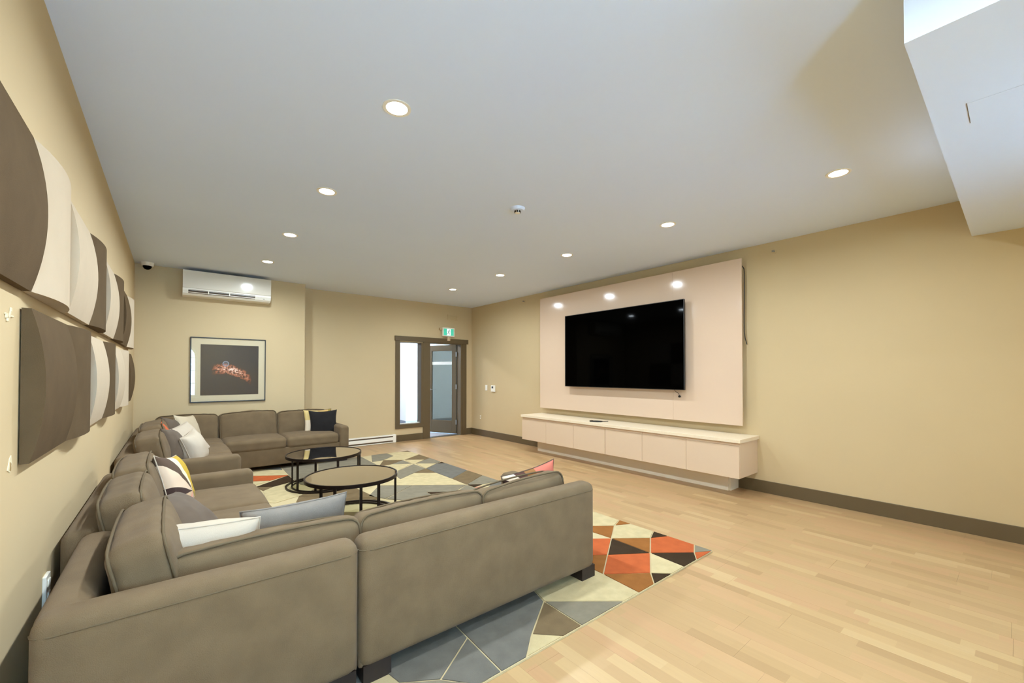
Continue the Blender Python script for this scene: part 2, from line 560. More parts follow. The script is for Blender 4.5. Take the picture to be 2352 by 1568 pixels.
# ------------------------------------------------------------------ recessed downlights
M_LENS = mat('lit_lens', (255, 250, 242), .5, emit=14.0)
def downlight(x, y, label, group, ZC=ZC):
    t = thing('recessed_downlight', label, 'ceiling light', (x, y, ZC), group)
    obj('trim_ring', ring(x, y, ZC - .004, ZC, .056, .074, n=40), M_WHITE, t)
    obj('lens', cyl((x, y, ZC - .003), 'z', .056, .003, 32), M_LENS, t)
    ld = bpy.data.lights.new('downlight_beam', 'AREA')
    ld.shape = 'DISK'; ld.size = .11; ld.energy = LAMP_LEFT if x < 2 else LAMP_RIGHT * (0.45 if y < 0 else 1.2 if y > 4 else 1.0); ld.color = LAMP_COLOR
    ld.spread = math.radians(170)
    lo = bpy.data.objects.new('downlight_beam', ld)
    lo.location = (0, 0, -.006)
    COL.objects.link(lo)
    lo.parent = t
ordn = ['nearest', 'second nearest', 'third nearest', 'fourth nearest', 'farthest']
for i in range(4):
    downlight(.9226, 2.1109 + i * 1.3181, 'round recessed ceiling light, %s in the row above the sofas' % (ordn[i] if i < 3 else 'farthest'), 'downlights above the sofas')
for i in range(5):
    downlight(3.6661, .8054 + i * 1.3181, 'round recessed ceiling light, %s in the row before the television wall' % ordn[i], 'downlights before the television wall')
for i in range(2):
    downlight(.9226, .793 - i * 1.3181, 'round recessed ceiling light %s' % ('just above the camera' if i == 0 else 'behind the camera'), 'downlights behind the camera')

downlight(3.6661, -.5127, 'added round fill light in the soffit behind the camera', 'downlights behind the camera', 2.42)  # extra lamp, added to brighten the lower right wall and floor

# ------------------------------------------------------------------ ceiling and wall fittings
t = thing('smoke_detector', 'small white round smoke detector with dark vents in ceiling middle', 'smoke detector', (2.30, 2.74, ZC))
obj('base', cyl((2.30, 2.74, ZC - .022), 'z', .055, .022, 32, .066), M_CEIL, t, smooth=True)
obj('sensor_head', cyl((2.30, 2.74, ZC - .042), 'z', .022, .020, 24, .028), M_WHITE, t, smooth=True)
for k in range(8):
    a = 2 * math.pi * k / 8
    bm = box(-.0075, .0075, .0232, .0275, -.009, .009)
    obj('vent_slot', xf(bm, Matrix.Translation((2.30, 2.74, ZC - .030)) @ Matrix.Rotation(a, 4, 'Z')), M_BLACK, t)

t = thing('dome_camera', 'small white dome security camera in the far left ceiling corner', 'camera', (-.27, 7.10, ZC))
obj('base', cyl((-.27, 7.10, ZC - .045), 'z', .062, .045, 28, .070), M_WHITE, t, smooth=True)
bm = bmesh.new()
bmesh.ops.create_uvsphere(bm, u_segments=24, v_segments=12, radius=.046)
obj('dome', xf(bm, Matrix.Translation((-.27, 7.10, ZC - .047))), M_SCREEN, t, smooth=True)

def sprinkler(y, z, label):
    t = thing('sprinkler_head', label, 'sprinkler', (XR, y, z), 'sidewall sprinklers')
    obj('escutcheon', cyl((XR - .006, y, z), 'x', .020, .006, 20), M_WALL, t)
    obj('stem', cyl((XR - .035, y, z), 'x', .007, .032, 10), M_STEEL, t)
    obj('deflector', box(XR - .042, XR - .037, y - .014, y + .014, z - .010, z + .010, .001, 1), M_STEEL, t)
sprinkler(1.669, 2.622, 'tiny sprinkler head right of the white television panel')
sprinkler(5.796, 2.641, 'tiny sprinkler head high on wall nearer the door')

t = thing('thermostat', 'small white thermostat with dark display on wall near the door', 'thermostat', (XR, 6.752, .925))
obj('body', box(XR - .028, XR, 6.690, 6.815, .935, 1.065, .006), M_WHITE, t)
obj('display', box(XR - .0295, XR - .0275, 6.735, 6.785, 1.005, 1.045), M_BLACK, t)
t = thing('light_switch', 'white light switch plate left of the thermostat', 'switch', (XR, 7.0, .95))
obj('plate', box(XR - .008, XR, 6.965, 7.04, .955, 1.07, .002, 1), M_WHITE, t)
obj('rocker', box(XR - .014, XR - .007, 6.987, 7.018, .98, 1.045, .002, 1), M_WHITE, t)
t = thing('wall_outlet', 'white wall outlet low on the wall beside the door corner', 'outlet', (XR, 7.21, .33))
obj('plate', box(XR - .008, XR, 7.175, 7.245, .330, .445, .002, 1), M_WALL, t)
for dz in (.02, .067):
    obj('socket', box(XR - .0095, XR - .0075, 7.195, 7.225, .33 + dz, .33 + dz + .03), M_WHITE, t)

t = thing('wall_outlet', 'white outlet plate on left wall behind the near sofa', 'outlet', (XL, 2.50, .37))
obj('plate', box(XL, XL + .012, 2.462, 2.535, .368, .490, .002, 1), M_WHITE, t)
for dz in (.022, .072):
    obj('socket', box(XL + .0115, XL + .0165, 2.482, 2.515, .368 + dz, .368 + dz + .032, .002, 1), M_WHITE, t)
t = thing('wall_outlet', 'second white outlet behind the sofa, half hidden by its back', 'outlet', (XL, 2.86, .37))
obj('plate', box(XL, XL + .012, 2.83, 2.90, .368, .490, .002, 1), M_WHITE, t)
obj('socket', box(XL + .0115, XL + .0165, 2.85, 2.88, .40, .46, .002, 1), M_WHITE, t)

# old glue marks where a wall panel has come off
M_GLUE = mat('dried_glue', (236, 222, 186), .5)
M_SCAR = mat('torn_plaster', (150, 120, 70), .9)
random.seed(9)
t = thing('glue_mark', 'patch of dried glue on left wall beside upper panels', 'glue mark', (XL, 1.97, 1.47))
for k in range(7):
    y, z = 1.93 + random.random() * .09, 1.455 + random.random() * .05
    obj('glue_blob', box(XL, XL + .004, y, y + .006 + random.random() * .02, z, z + .004 + random.random() * .012, .001, 1), M_GLUE, t)
t = thing('glue_mark', 'torn patch of plaster low on left wall beside dark panel', 'wall scar', (XL, 2.0, .99))
obj('torn_edge', prism([(1.985, 1.000), (2.012, .990), (2.030, 1.015), (2.022, 1.042), (2.006, 1.034)], 'x', XL, XL + .002), M_GLUE, t)
obj('torn_core', prism([(2.004, .996), (2.014, .994), (2.018, 1.016), (2.010, 1.022)], 'x', XL, XL + .003), M_SCAR, t)

# exit sign, emergency lamp plate and grille above the door
ex = thing('exit_sign', 'lit green exit sign with running figure above the door', 'exit sign', (4.41, YB, 2.07))
obj('housing', box(4.275, 4.560, YB - .075, YB - .03, 2.073, 2.255, .005), M_WHITE, ex)
obj('wall_box', box(4.33, 4.50, YB - .03, YB, 2.10, 2.23), M_WHITE, ex)
M_GREEN = mat('lit_exit_green', (70, 190, 160), .4, emit=.55)
M_EXW = mat('lit_exit_white', (240, 252, 250), .4, emit=.75)
M_EXD = mat('exit_figure_green', (20, 84, 74), .5)
obj('green_field', box(4.300, 4.535, YB - .0765, YB - .0745, 2.093, 2.232), M_GREEN, ex)
obj('doorway_field', box(4.375, 4.462, YB - .0785, YB - .0762, 2.096, 2.228), M_EXW, ex)
bm = bmesh.new()
yf = YB - .0792
def limb(p, q, w):
    p, q = Vector((p[0], 0, p[1])), Vector((q[0], 0, q[1]))
    d = (q - p).normalized()
    n = Vector((-d.z, 0, d.x)) * w / 2
    prism([((p + n).x, (p + n).z), ((q + n).x, (q + n).z), ((q - n).x, (q - n).z), ((p - n).x, (p - n).z)], 'y', yf, yf + .0012, bm=bm)
cyl((4.428, yf, 2.206), 'y', .011, .0012, 16, bm=bm)
for p, q, w in (((4.425, 2.192), (4.413, 2.152), .018), ((4.424, 2.188), (4.446, 2.176), .008), ((4.446, 2.176), (4.458, 2.182), .008),
                ((4.421, 2.188), (4.398, 2.184), .008), ((4.398, 2.184), (4.390, 2.168), .008), ((4.414, 2.155), (4.432, 2.138), .011),
                ((4.432, 2.138), (4.440, 2.110), .010), ((4.412, 2.155), (4.400, 2.130), .011), ((4.400, 2.130), (4.372, 2.122), .009)):
    limb(p, q, w)
obj('running_figure', bm, M_EXD, ex)
for (dx, nm) in ((4.245, 'lamp_head'), (4.592, 'lamp_head')):
    obj(nm, cyl((dx, YB - .06, 2.225), 'y', .028, .058, 20, .020), M_WALL, ex, smooth=True)
t = thing('push_button_box', 'small beige box under the exit sign on door head', 'box', (4.43, YB - .03, 1.99))
obj('body', box(4.405, 4.465, YB - .060, YB - .030, 1.985, 2.062, .003), M_LACQ2, t)
obj('face_plate', box(4.417, 4.453, YB - .062, YB - .0595, 1.995, 2.052), M_WALL, t)
t = thing('air_grille', 'small wall-coloured air grille above the exit sign', 'vent', (4.55, YB, 2.43))
obj('frame', box(4.425, 4.675, YB - .012, YB, 2.432, 2.540, .003, 1), M_WALL, t)
for k in range(5):
    z = 2.448 + k * .018
    obj('louvre', xf(box(-.11, .11, -.002, .010, -.005, .005), place((4.55, YB - .014, z), 0, 35)), M_WALL, t)

# baseboard heater left of the door
t = thing('baseboard_heater', 'long low white baseboard heater under the back wall', 'heater', (2.6, YB, 0))
obj('back_plate', box(1.66, 3.275, YB - .02, YB, .01, .150), M_WHITE, t)
obj('top_cover', box(1.66, 3.235, YB - .062, YB - .005, .128, .150, .004), M_WHITE, t)
obj('front_panel', box(1.66, 3.235, YB - .068, YB - .060, .045, .105, .003, 1), M_WHITE, t)
obj('foot_rail', box(1.66, 3.235, YB - .064, YB - .02, .004, .018, .002, 1), M_WHITE, t)
obj('dark_slot', box(1.66, 3.235, YB - .050, YB - .020, .02, .128), M_GAP, t)
obj('end_cap', box(3.225, 3.285, YB - .072, YB, .0, .155, .008), M_WHITE, t)

# ------------------------------------------------------------------ air conditioner
ax0, ax1 = .088, 1.116
t = thing('air_conditioner', 'white split air conditioner high on the far left wall', 'air conditioner', (.6, YB2, 2.36))
prof = [(YB2, 2.685), (7.050, 2.685), (7.034, 2.675), (7.030, 2.45), (7.032, 2.425), (7.052, 2.385), (7.085, 2.362), (YB2, 2.355)]
obj('body', prism(prof, 'x', ax0, ax1), M_WHITE, t)
obj('front_panel', box(ax0 - .001, ax1 + .001, 7.018, 7.032, 2.452, 2.690, .006), mat('gloss_white_plastic', (236, 228, 210), .12, coat=.4), t)
sl = obj('air_outlet', prism([(7.029, 2.440), (7.034, 2.418), (7.050, 2.386), (7.060, 2.395), (7.060, 2.44)], 'x', ax0 + .06, ax1 - .20), M_GAP, t)
for k, (yy, zz) in enumerate(((7.030, 2.436), (7.034, 2.418), (7.043, 2.398))):
    obj('louvre', box(ax0 + .06, ax1 - .20, yy - .006, yy + .006, zz - .0035, zz + .0035), M_WHITE if k != 1 else M_BLACK, t)
for xx in (.36, .60):
    obj('louvre_clip', box(xx, xx + .012, 7.020, 7.05, 2.392, 2.44), M_WHITE, t)
obj('indicator', box(1.02, 1.035, 7.038, 7.048, 2.396, 2.402), M_BLACK, t)
obj('badge', box(.95, 1.00, 7.026, 7.032, 2.424, 2.432), M_SILVER, t)

# ------------------------------------------------------------------ framed print
def print_mat():
    m = bpy.data.materials.new('night_city_print')
    m.use_nodes = True
    nt = m.node_tree
    L = nt.links.new
    b = nt.nodes['Principled BSDF']
    b.inputs['Roughness'].default_value = .6
    tc = nt.nodes.new('ShaderNodeTexCoord')
    sep = nt.nodes.new('ShaderNodeSeparateXYZ')
    L(tc.outputs['Object'], sep.inputs[0])
    def M(op, a, b2=None, clamp=False):
        n = nt.nodes.new('ShaderNodeMath'); n.operation = op; n.use_clamp = clamp
        for i, v in ((0, a), (1, b2)):
            if v is None: continue
            if isinstance(v, (int, float)): n.inputs[i].default_value = v
            else: L(v, n.inputs[i])
        return n.outputs[0]
    x, z = sep.outputs['X'], sep.outputs['Z']
    # band of orange city lights, falling to the right
    curve = M('ADD', M('MULTIPLY', M('MULTIPLY', x, x), -1.3), M('MULTIPLY', x, -.22))
    d = M('ABSOLUTE', M('SUBTRACT', z, M('ADD', curve, .005)))
    band = M('SUBTRACT', 1.0, M('DIVIDE', d, .085), True)
    ends = M('SUBTRACT', 1.0, M('DIVIDE', M('ABSOLUTE', M('SUBTRACT', x, .03)), .24), True)
    ends = M('MULTIPLY', M('POWER', ends, .5), M('POWER', band, .7))
    vor = nt.nodes.new('ShaderNodeTexNoise'); vor.inputs['Scale'].default_value = 34; vor.inputs['Detail'].default_value = 6
    vor.inputs['Roughness'].default_value = .7
    L(tc.outputs['Object'], vor.inputs['Vector'])
    spots = M('MULTIPLY', M('SUBTRACT', vor.outputs['Fac'], .42), 6.5, True)
    glow = M('MULTIPLY', ends, M('ADD', M('MULTIPLY', spots, 1.2), .14), True)
    ramp = nt.nodes.new('ShaderNodeValToRGB')
    cols = [(0, (34, 34, 38)), (.12, (58, 36, 26)), (.4, (176, 92, 58)), (.7, (222, 160, 130)), (1.0, (255, 235, 220))]
    cr = ramp.color_ramp
    while len(cr.elements) < len(cols): cr.elements.new(.5)
    for e, (p, c) in zip(cr.elements, cols):
        e.position = p; e.color = (*lin(c), 1)
    L(glow, ramp.inputs['Fac'])
    # pale wheel
    dx, dz = M('SUBTRACT', x, -.045), M('SUBTRACT', z, .088)
    rr = M('SQRT', M('ADD', M('MULTIPLY', dx, dx), M('MULTIPLY', dz, dz)))
    rimm = M('LESS_THAN', M('ABSOLUTE', M('SUBTRACT', rr, .034)), .0045)
    spk = M('MULTIPLY', M('LESS_THAN', rr, .034), M('GREATER_THAN', M('SINE', M('MULTIPLY', M('ARCTAN2', dz, dx), 14.0)), .1))
    wheel = M('ADD', rimm, M('MULTIPLY', spk, .45), True)
    mx = nt.nodes.new('ShaderNodeMix'); mx.data_type = 'RGBA'
    L(wheel, mx.inputs['Factor'])
    L(ramp.outputs['Color'], mx.inputs['A'])
    mx.inputs['B'].default_value = (*lin((150, 160, 180)), 1)
    L(mx.outputs['Result'], b.inputs['Base Color'])
    return m

px0, px1, pz0, pz1 = .179, 1.082, .900, 1.812
pc = ((px0 + px1) / 2, YB2, (pz0 + pz1) / 2)
t = thing('framed_picture', 'framed night city print in cream mat on the far left wall', 'picture', pc)
fy = YB2 - .028
for a in ((px0, px1, pz1 - .012, pz1), (px0, px1, pz0, pz0 + .012), (px0, px0 + .012, pz0 + .012, pz1 - .012), (px1 - .012, px1, pz0 + .012, pz1 - .012)):
    obj('frame_bar', box(a[0], a[1], fy, YB2, a[2], a[3], .001, 1), M_BLACK, t)
obj('mat_board', box(px0 + .012, px1 - .012, fy + .012, YB2 - .004, pz0 + .012, pz1 - .012), mat('cream_mat_board', (226, 212, 176), .8), t)
obj('print', box(px0 + .115, px1 - .093, fy + .0095, fy + .012, pz0 + .098, pz1 - .098), print_mat(), t)
obj('glass', box(px0 + .012, px1 - .012, fy + .005, fy + .008, pz0 + .012, pz1 - .012), M_PICGLASS, t)

# ------------------------------------------------------------------ television wall
PY0, PY1, PZ0, PZ1, PX = 1.968, 5.272, .716, 2.602, 4.936
t = thing('wall_panel', 'large glossy white board behind the television', 'wall panel', (PX, (PY0 + PY1) / 2, PZ0))
obj('board', box(PX, PX + .020, PY0, 2.7955, PZ0, PZ1, .001, 1), M_LACQ, t)
obj('board', box(PX, PX + .020, 2.7965, PY1, PZ0, PZ1, .001, 1), M_LACQ, t)
for y in (PY0 + .12, 3.0, 4.2, PY1 - .12):
    obj('batten', box(PX + .020, XR, y - .03, y + .03, PZ0 + .15, PZ1 - .10), M_GAP, t)

TX = 4.838
t = thing('television', 'very large flat black television on the glossy white panel', 'television', (TX, 3.593, 1.10))
obj('back_case', box(TX + .008, TX + .040, 2.600, 4.586, 1.102, 2.218, .006), M_BLACK, t)
obj('screen', box(TX + .004, TX + .009, 2.604, 4.582, 1.108, 2.214), M_SCREEN, t)
for a in ((2.598, 4.588, 2.213, 2.220), (2.598, 4.588, 1.100, 1.108), (2.598, 2.604, 1.108, 2.213), (4.582, 4.588, 1.108, 2.213)):
    obj('bezel', box(TX, TX + .030, a[0], a[1], a[2], a[3], .001, 1), M_BLACK, t)
obj('wall_bracket', box(TX + .040, PX - .0005, 3.25, 3.95, 1.45, 1.90), M_BLACK, t)

t = thing('tv_cable', 'thin cable with round black plug hanging below the television', 'cable', (4.925, 2.72, 1.02))
obj('cord', tube([(4.90, 2.79, 1.15), (4.905, 2.765, 1.10), (4.918, 2.745, 1.07), (4.925, 2.718, 1.055), (4.925, 2.708, 1.03), (4.929, 2.707, 1.017)], .003, 6), M_BLACK, t, smooth=True)
obj('plug', cyl((4.918, 2.707, 1.016), 'x', .014, .017, 16), M_BLACK, t)
t = thing('panel_cable', 'dark cable hanging down the right edge of white panel', 'cable', (5.0, PY0 - .01, 1.63))
obj('cord', tube([(5.0, PY0 + .02, 2.53), (4.995, PY0 - .004, 2.49), (4.99, PY0 - .010, 2.43), (4.99, PY0 - .008, 2.2), (4.99, PY0 - .004, 1.95), (4.99, PY0 - .004, 1.78), (4.993, PY0 - .012, 1.70), (5.0, PY0 - .028, 1.63)], .0045, 6), M_BLACK, t, smooth=True)

# floating cabinet row
CY0, CY1 = 1.853, 5.316
cw = (CY1 - CY0) / 6
onames = ['nearest the camera', 'second from the near end', 'third from the near end', 'third from the door end', 'second from the door end', 'nearest the door']
for k in range(6):
    y0, y1 = CY0 + k * cw, CY0 + (k + 1) * cw
    t = thing('wall_cabinet', 'white floating cabinet with flat front under television, ' + onames[k], 'cabinet', (4.8, (y0 + y1) / 2, .205), 'floating cabinets under the television')
    obj('carcass', box(4.580, XR - .002, y0 + .0005, y1 - .0005, .207, .573), M_LACQ2, t)
    obj('front', box(4.560, 4.580, y0 + (.0035 if k in (3,) else .0015), y1 - (.0035 if k in (2, 3) else .0015), .205, .545, .0015, 1), M_LACQ2, t)
    obj('finger_groove', box(4.572, 4.581, y0 + .001, y1 - .001, .546, .572), M_GAP if k < 0 else M_LACQ2, t)
t = thing('worktop', 'long pale worktop slab over the floating cabinets', 'worktop', (4.8, 3.58, .575))
obj('slab', box(4.540, XR - .001, CY0 - .018, CY1 + .012, .578, .616, .002, 1), M_TOP, t)
t = thing('cabinet_plinth', 'recessed pale plinth under the floating cabinets', 'plinth', (4.9, 3.6, 0))
obj('front_board', box(4.800, 4.820, 2.070, 5.190, .0, .204), M_PLINTH, t)
obj('end_board', box(4.820, XR - .016, 2.050, 2.070, .0, .204), M_PLINTH, t)
obj('end_board', box(4.820, XR - .016, 5.190, 5.210, .0, .204), M_PLINTH, t)

t = thing('cable_coil', 'small loop of black cable lying on the cabinet top', 'cable', (4.70, 3.82, .616))
pts = []
for k in range(28):
    a = 2 * math.pi * k / 28
    u, v = .085 * math.cos(a), .050 * math.sin(a)
    pts.append((4.69 + u * .55 + v * .8, 3.83 + v * .6 - u * .8, .6225))
obj('loop', tube(pts, .006, 8, True), M_BLACK, t, smooth=True)
obj('lead', tube([(4.735, 3.765, .6225), (4.77, 3.75, .6225), (4.80, 3.742, .6225), (4.825, 3.735, .6225)], .0045, 8), M_BLACK, t, smooth=True)
obj('connector', box(4.62, 4.67, 3.875, 3.905, .617, .634, .004), M_BLACK, t)

# ------------------------------------------------------------------ curved acoustic panels on the left wall
def tile(kind, y0, z0, w=.604, h=.520, e=.026, b=.062):
    n = 14
    bm = bmesh.new()
    F = []
    for i in range(n + 1):
        s = -1 + 2 * i / n
        d = e + (b - e) * (1 - s * s)
        if kind == 'V':
            zz = z0 + h * (i / n)
            F.append([(XL + .004, y0, zz), (XL + d, y0, zz), (XL + d, y0 + w, zz), (XL + .004, y0 + w, zz)])
        else:
            yy = y0 + w * (i / n)
            F.append([(XL + .004, yy, z0), (XL + d, yy, z0), (XL + d, yy, z0 + h), (XL + .004, yy, z0 + h)])
    V = [[bm.verts.new(p) for p in r] for r in F]
    for i in range(n):
        A, B = V[i], V[i + 1]
        for q in range(4):
            bm.faces.new((A[q], A[(q + 1) % 4], B[(q + 1) % 4], B[q]))
    bm.faces.new(V[0])
    bm.faces.new(V[-1])
    sharp = [ed for ed in bm.edges if len(ed.link_faces) == 2 and ed.calc_face_angle(0) > .6]
    bmesh.ops.bevel(bm, geom=sharp, offset=.004, segments=2, profile=.5, affect='EDGES')
    return bm
P0, PW = 2.092, .610
places = ['first from the camera', 'second from the camera', 'third from the camera', 'fourth from the camera', 'fourth from the far corner', 'third from the far corner', 'second from the far corner', 'last before the far corner']
top = [('V', 'brown', -1), ('H', 'cream', 0), ('V', 'cream', 1), ('H', 'brown', 2), ('V', 'cream', 3), ('H', 'brown', 4), ('V', 'brown', 5), ('H', 'cream', 6)]
bot = [('V', 'brown', 0), ('H', 'brown', 1), ('V', 'cream', 2), ('H', 'brown', 3), ('V', 'cream', 4), ('H', 'cream', 5), ('V', 'brown', 6)]
for row, z0, lst in (('upper', 1.575, top), ('lower', 1.000, bot)):
    for k, (kind, colr, i) in enumerate(lst):
        pos = places[k] if row == 'upper' else (places[k] if k < 3 else ['middle of seven', 'third from the far corner', 'second from the far corner', 'last before the far corner'][k - 3])
        y0 = P0 + i * PW
        o = obj('acoustic_panel', tile(kind, y0 + .003, z0), M_BROWNF if colr == 'brown' else M_CREAMF, smooth=50, loc=(XL, y0 + PW / 2, z0))
        tag(o, '%s curved felt wall panel in the %s row, %s' % (colr, row, pos), 'acoustic panel', 'curved acoustic panels on the left wall')

# ------------------------------------------------------------------ rug
RUG = [
('brown', [(3.036, 2.264), (3.051, 2.105), (2.922, 2.194)]),
('cream', [(3.04, 2.67), (3.036, 2.264), (2.908, 2.19), (2.635, 2.392)]),
('cream', [(2.908, 2.19), (3.041, 2.081), (3.044, 1.929), (2.913, 1.849), (2.67, 2.038)]),
('dark', [(3.044, 1.929), (3.053, 1.762), (2.913, 1.849)]),
('orange', [(2.913, 1.849), (3.053, 1.762), (3.062, 1.589), (2.923, 1.5), (2.67, 1.696)]),
('grey', [(3.062, 1.589), (3.033, 1.418), (2.923, 1.5)]),
('orange', [(2.923, 1.5), (3.033, 1.418), (2.776, 1.417)]),
('dark', [(2.67, 1.696), (2.923, 1.5), (2.776, 1.417), (2.655, 1.421)]),
('cream', [(2.67, 1.696), (2.655, 1.421), (2.539, 1.424), (2.403, 1.524)]),
('brown', [(2.67, 2.038), (2.913, 1.849), (2.67, 1.696)]),
('dark', [(2.67, 2.038), (2.67, 1.696), (2.406, 1.871)]),
('brown', [(2.641, 2.398), (2.908, 2.19), (2.67, 2.038)]),
('orange', [(2.407, 2.24), (2.67, 2.038), (2.406, 1.871), (2.161, 2.045)]),
('brown', [(2.161, 2.045), (2.406, 1.871), (2.153, 1.709)]),
('orange', [(2.406, 1.871), (2.67, 1.696), (2.403, 1.524), (2.153, 1.709)]),
('dark', [(2.403, 1.524), (2.539, 1.424), (2.259, 1.425)]),
('brown', [(2.153, 1.709), (2.403, 1.524), (2.259, 1.425), (2.134, 1.415)]),
('cream', [(1.697, 1.927), (2.113, 1.919), (2.153, 1.709), (2.134, 1.415), (2.03, 1.418), (1.638, 1.719)]),
('grey', [(1.638, 1.719), (2.03, 1.418), (1.631, 1.435)]),
('taupe', [(1.638, 1.719), (1.631, 1.435), (1.529, 1.439), (1.387, 1.542)]),
('cream', [(1.387, 1.542), (1.529, 1.439), (1.218, 1.443)]),
('greyb', [(1.697, 1.927), (1.638, 1.719), (1.387, 1.542), (1.218, 1.443), (1.11, 1.453), (1.133, 1.89)]),
('greyb', [(1.125, 1.721), (1.11, 1.453), (1.018, 1.456), (0.884, 1.558)]),
('greyb', [(0.69, 1.899), (1.133, 1.89), (1.125, 1.721), (0.884, 1.558), (0.739, 1.652)]),
('grey', [(0.739, 1.652), (0.884, 1.558), (1.018, 1.456), (0.976, 1.434), (0.725, 1.603)]),
('taupe', [(2.828, 6.51), (3.088, 6.493), (3.077, 6.306)]),
('cream', [(2.695, 6.479), (2.828, 6.51), (3.077, 6.306), (3.062, 6.116), (2.696, 5.844), (2.437, 6.022), (2.687, 6.228)]),
('grey', [(2.471, 6.465), (2.695, 6.479), (2.687, 6.228), (2.437, 6.022), (2.26, 5.999)]),
('taupe', [(2.696, 5.844), (3.062, 6.116), (3.058, 5.755), (2.936, 5.67)]),
('grey', [(2.705, 5.506), (2.936, 5.67), (3.058, 5.755), (3.041, 5.42), (2.944, 5.318)]),
('dark', [(2.944, 5.318), (3.06, 5.399), (3.06, 5.235)]),
('cream', [(2.696, 5.844), (2.936, 5.67), (2.705, 5.506), (2.663, 5.527)]),
('taupe', [(2.437, 6.022), (2.668, 5.847), (2.417, 5.678), (2.224, 5.653)]),
('grey', [(2.417, 5.678), (2.668, 5.847), (2.663, 5.527)]),
('cream', [(2.343, 5.604), (2.417, 5.678), (2.663, 5.527), (2.324, 5.241)]),
('cream', [(2.705, 5.506), (2.944, 5.318), (2.675, 5.128)]),
('grey', [(2.324, 5.241), (2.673, 5.495), (2.675, 5.128), (2.433, 4.993), (2.162, 4.809), (2.189, 4.981)]),
('greyb', [(2.675, 5.128), (2.944, 5.318), (3.06, 5.235), (3.043, 4.715), (2.665, 4.425), (2.664, 4.815)]),
('taupe', [(2.433, 4.993), (2.675, 5.128), (2.664, 4.815)]),
('cream', [(1.866, 4.697), (2.093, 4.847), (2.162, 4.809), (2.433, 4.993), (2.664, 4.815), (2.648, 4.079), (2.157, 4.455)]),
('taupe', [(2.665, 4.425), (3.043, 4.715), (3.048, 4.363), (2.655, 4.082)]),
('grey', [(2.655, 4.082), (3.048, 4.363), (3.047, 3.986), (2.806, 3.975)]),
('dark', [(2.655, 4.082), (2.806, 3.975), (2.658, 3.933)]),
('pink', [(2.658, 3.933), (2.771, 3.925), (2.664, 3.823)]),
('grey', [(1.848, 4.695), (2.157, 4.455), (1.707, 4.155), (1.604, 4.356)]),
('grey', [(1.702, 4.143), (2.157, 4.455), (2.648, 4.079), (2.403, 3.923), (2.148, 4.095), (2.144, 3.922), (1.892, 3.907)]),
('dark', [(2.148, 4.095), (2.403, 3.923), (2.17, 3.921), (2.144, 3.922)]),
('pink', [(2.17, 3.921), (2.403, 3.923), (2.176, 3.749)]),
('grey', [(2.176, 3.749), (2.648, 4.079), (2.657, 3.828), (2.616, 3.742), (2.416, 3.685)]),
('taupe', [(1.872, 3.923), (2.144, 3.922), (2.176, 3.749), (2.151, 3.617), (1.799, 3.829)]),
('cream', [(1.718, 3.923), (1.875, 3.93), (1.799, 3.829)]),
('cream', [(0.787, 6.527), (1.151, 6.257), (1.148, 5.894), (0.744, 6.164)]),
('orange', [(0.744, 6.164), (1.148, 5.894), (0.912, 5.728), (0.706, 5.847)]),
('cream', [(0.706, 5.847), (0.912, 5.728), (0.695, 5.571)]),
('dark', [(0.731, 5.513), (1.148, 5.894), (1.146, 5.532), (0.898, 5.405)]),
('taupe', [(0.731, 5.513), (0.898, 5.405), (0.777, 5.279)]),
('cream', [(0.777, 5.279), (1.146, 5.532), (1.156, 5.317), (1.034, 4.819), (0.802, 4.705), (0.731, 4.785)]),
('grey', [(1.168, 6.472), (1.377, 6.608), (1.617, 6.379), (1.282, 5.051), (1.156, 5.317), (1.146, 5.532), (1.148, 5.894)]),
('grey', [(1.617, 6.379), (2.279, 6.454), (2.243, 5.624), (1.608, 4.785), (1.282, 5.051)]),
('taupe', [(1.034, 4.819), (1.282, 5.051), (1.608, 4.785), (1.663, 4.166), (1.374, 4.307), (0.963, 4.611)]),
('greyb', [(0.853, 6.642), (1.168, 6.472), (1.151, 6.257), (0.833, 6.49)]),
]
RC = {'brown': (146, 94, 48), 'cream': (196, 178, 136), 'dark': (62, 48, 34), 'orange': (182, 92, 52), 'grey': (132, 123, 104), 'greyb': (112, 108, 99), 'taupe': (118, 99, 72), 'pink': (200, 128, 110)}
RM = {k: mat('rug_pile_' + k, v, .97, spec=.05, noise_scale=14, noise_amt=.09, bump=.5, bump_scale=260) for k, v in RC.items()}
M_RUGB = mat('rug_cream_outline', (198, 180, 140), .97, spec=.05, bump=.5, bump_scale=260)
RX0, RX1, RY0, RY1 = .12, 3.056, 1.432, 6.505
rug = thing('area_rug', 'large shaggy rug of grey, cream, orange and brown triangles under sofas', 'rug', (1.6, 3.9, 0))
obj('backing', box(RX0, RX1, RY0, RY1, 0.0005, .0095), M_RUGB, rug)
def clip(poly):
    for ax, lim, sg in ((0, RX0, 1), (0, RX1, -1), (1, RY0, 1), (1, RY1, -1)):
        out = []
        for i in range(len(poly)):
            p, q = poly[i], poly[(i + 1) % len(poly)]
            ip, iq = sg * (p[ax] - lim) >= 0, sg * (q[ax] - lim) >= 0
            if ip: out.append(p)
            if ip != iq:
                f = (lim - p[ax]) / (q[ax] - p[ax])
                out.append((p[0] + f * (q[0] - p[0]), p[1] + f * (q[1] - p[1])))
        poly = out
        if len(poly) < 3: return []
    return poly
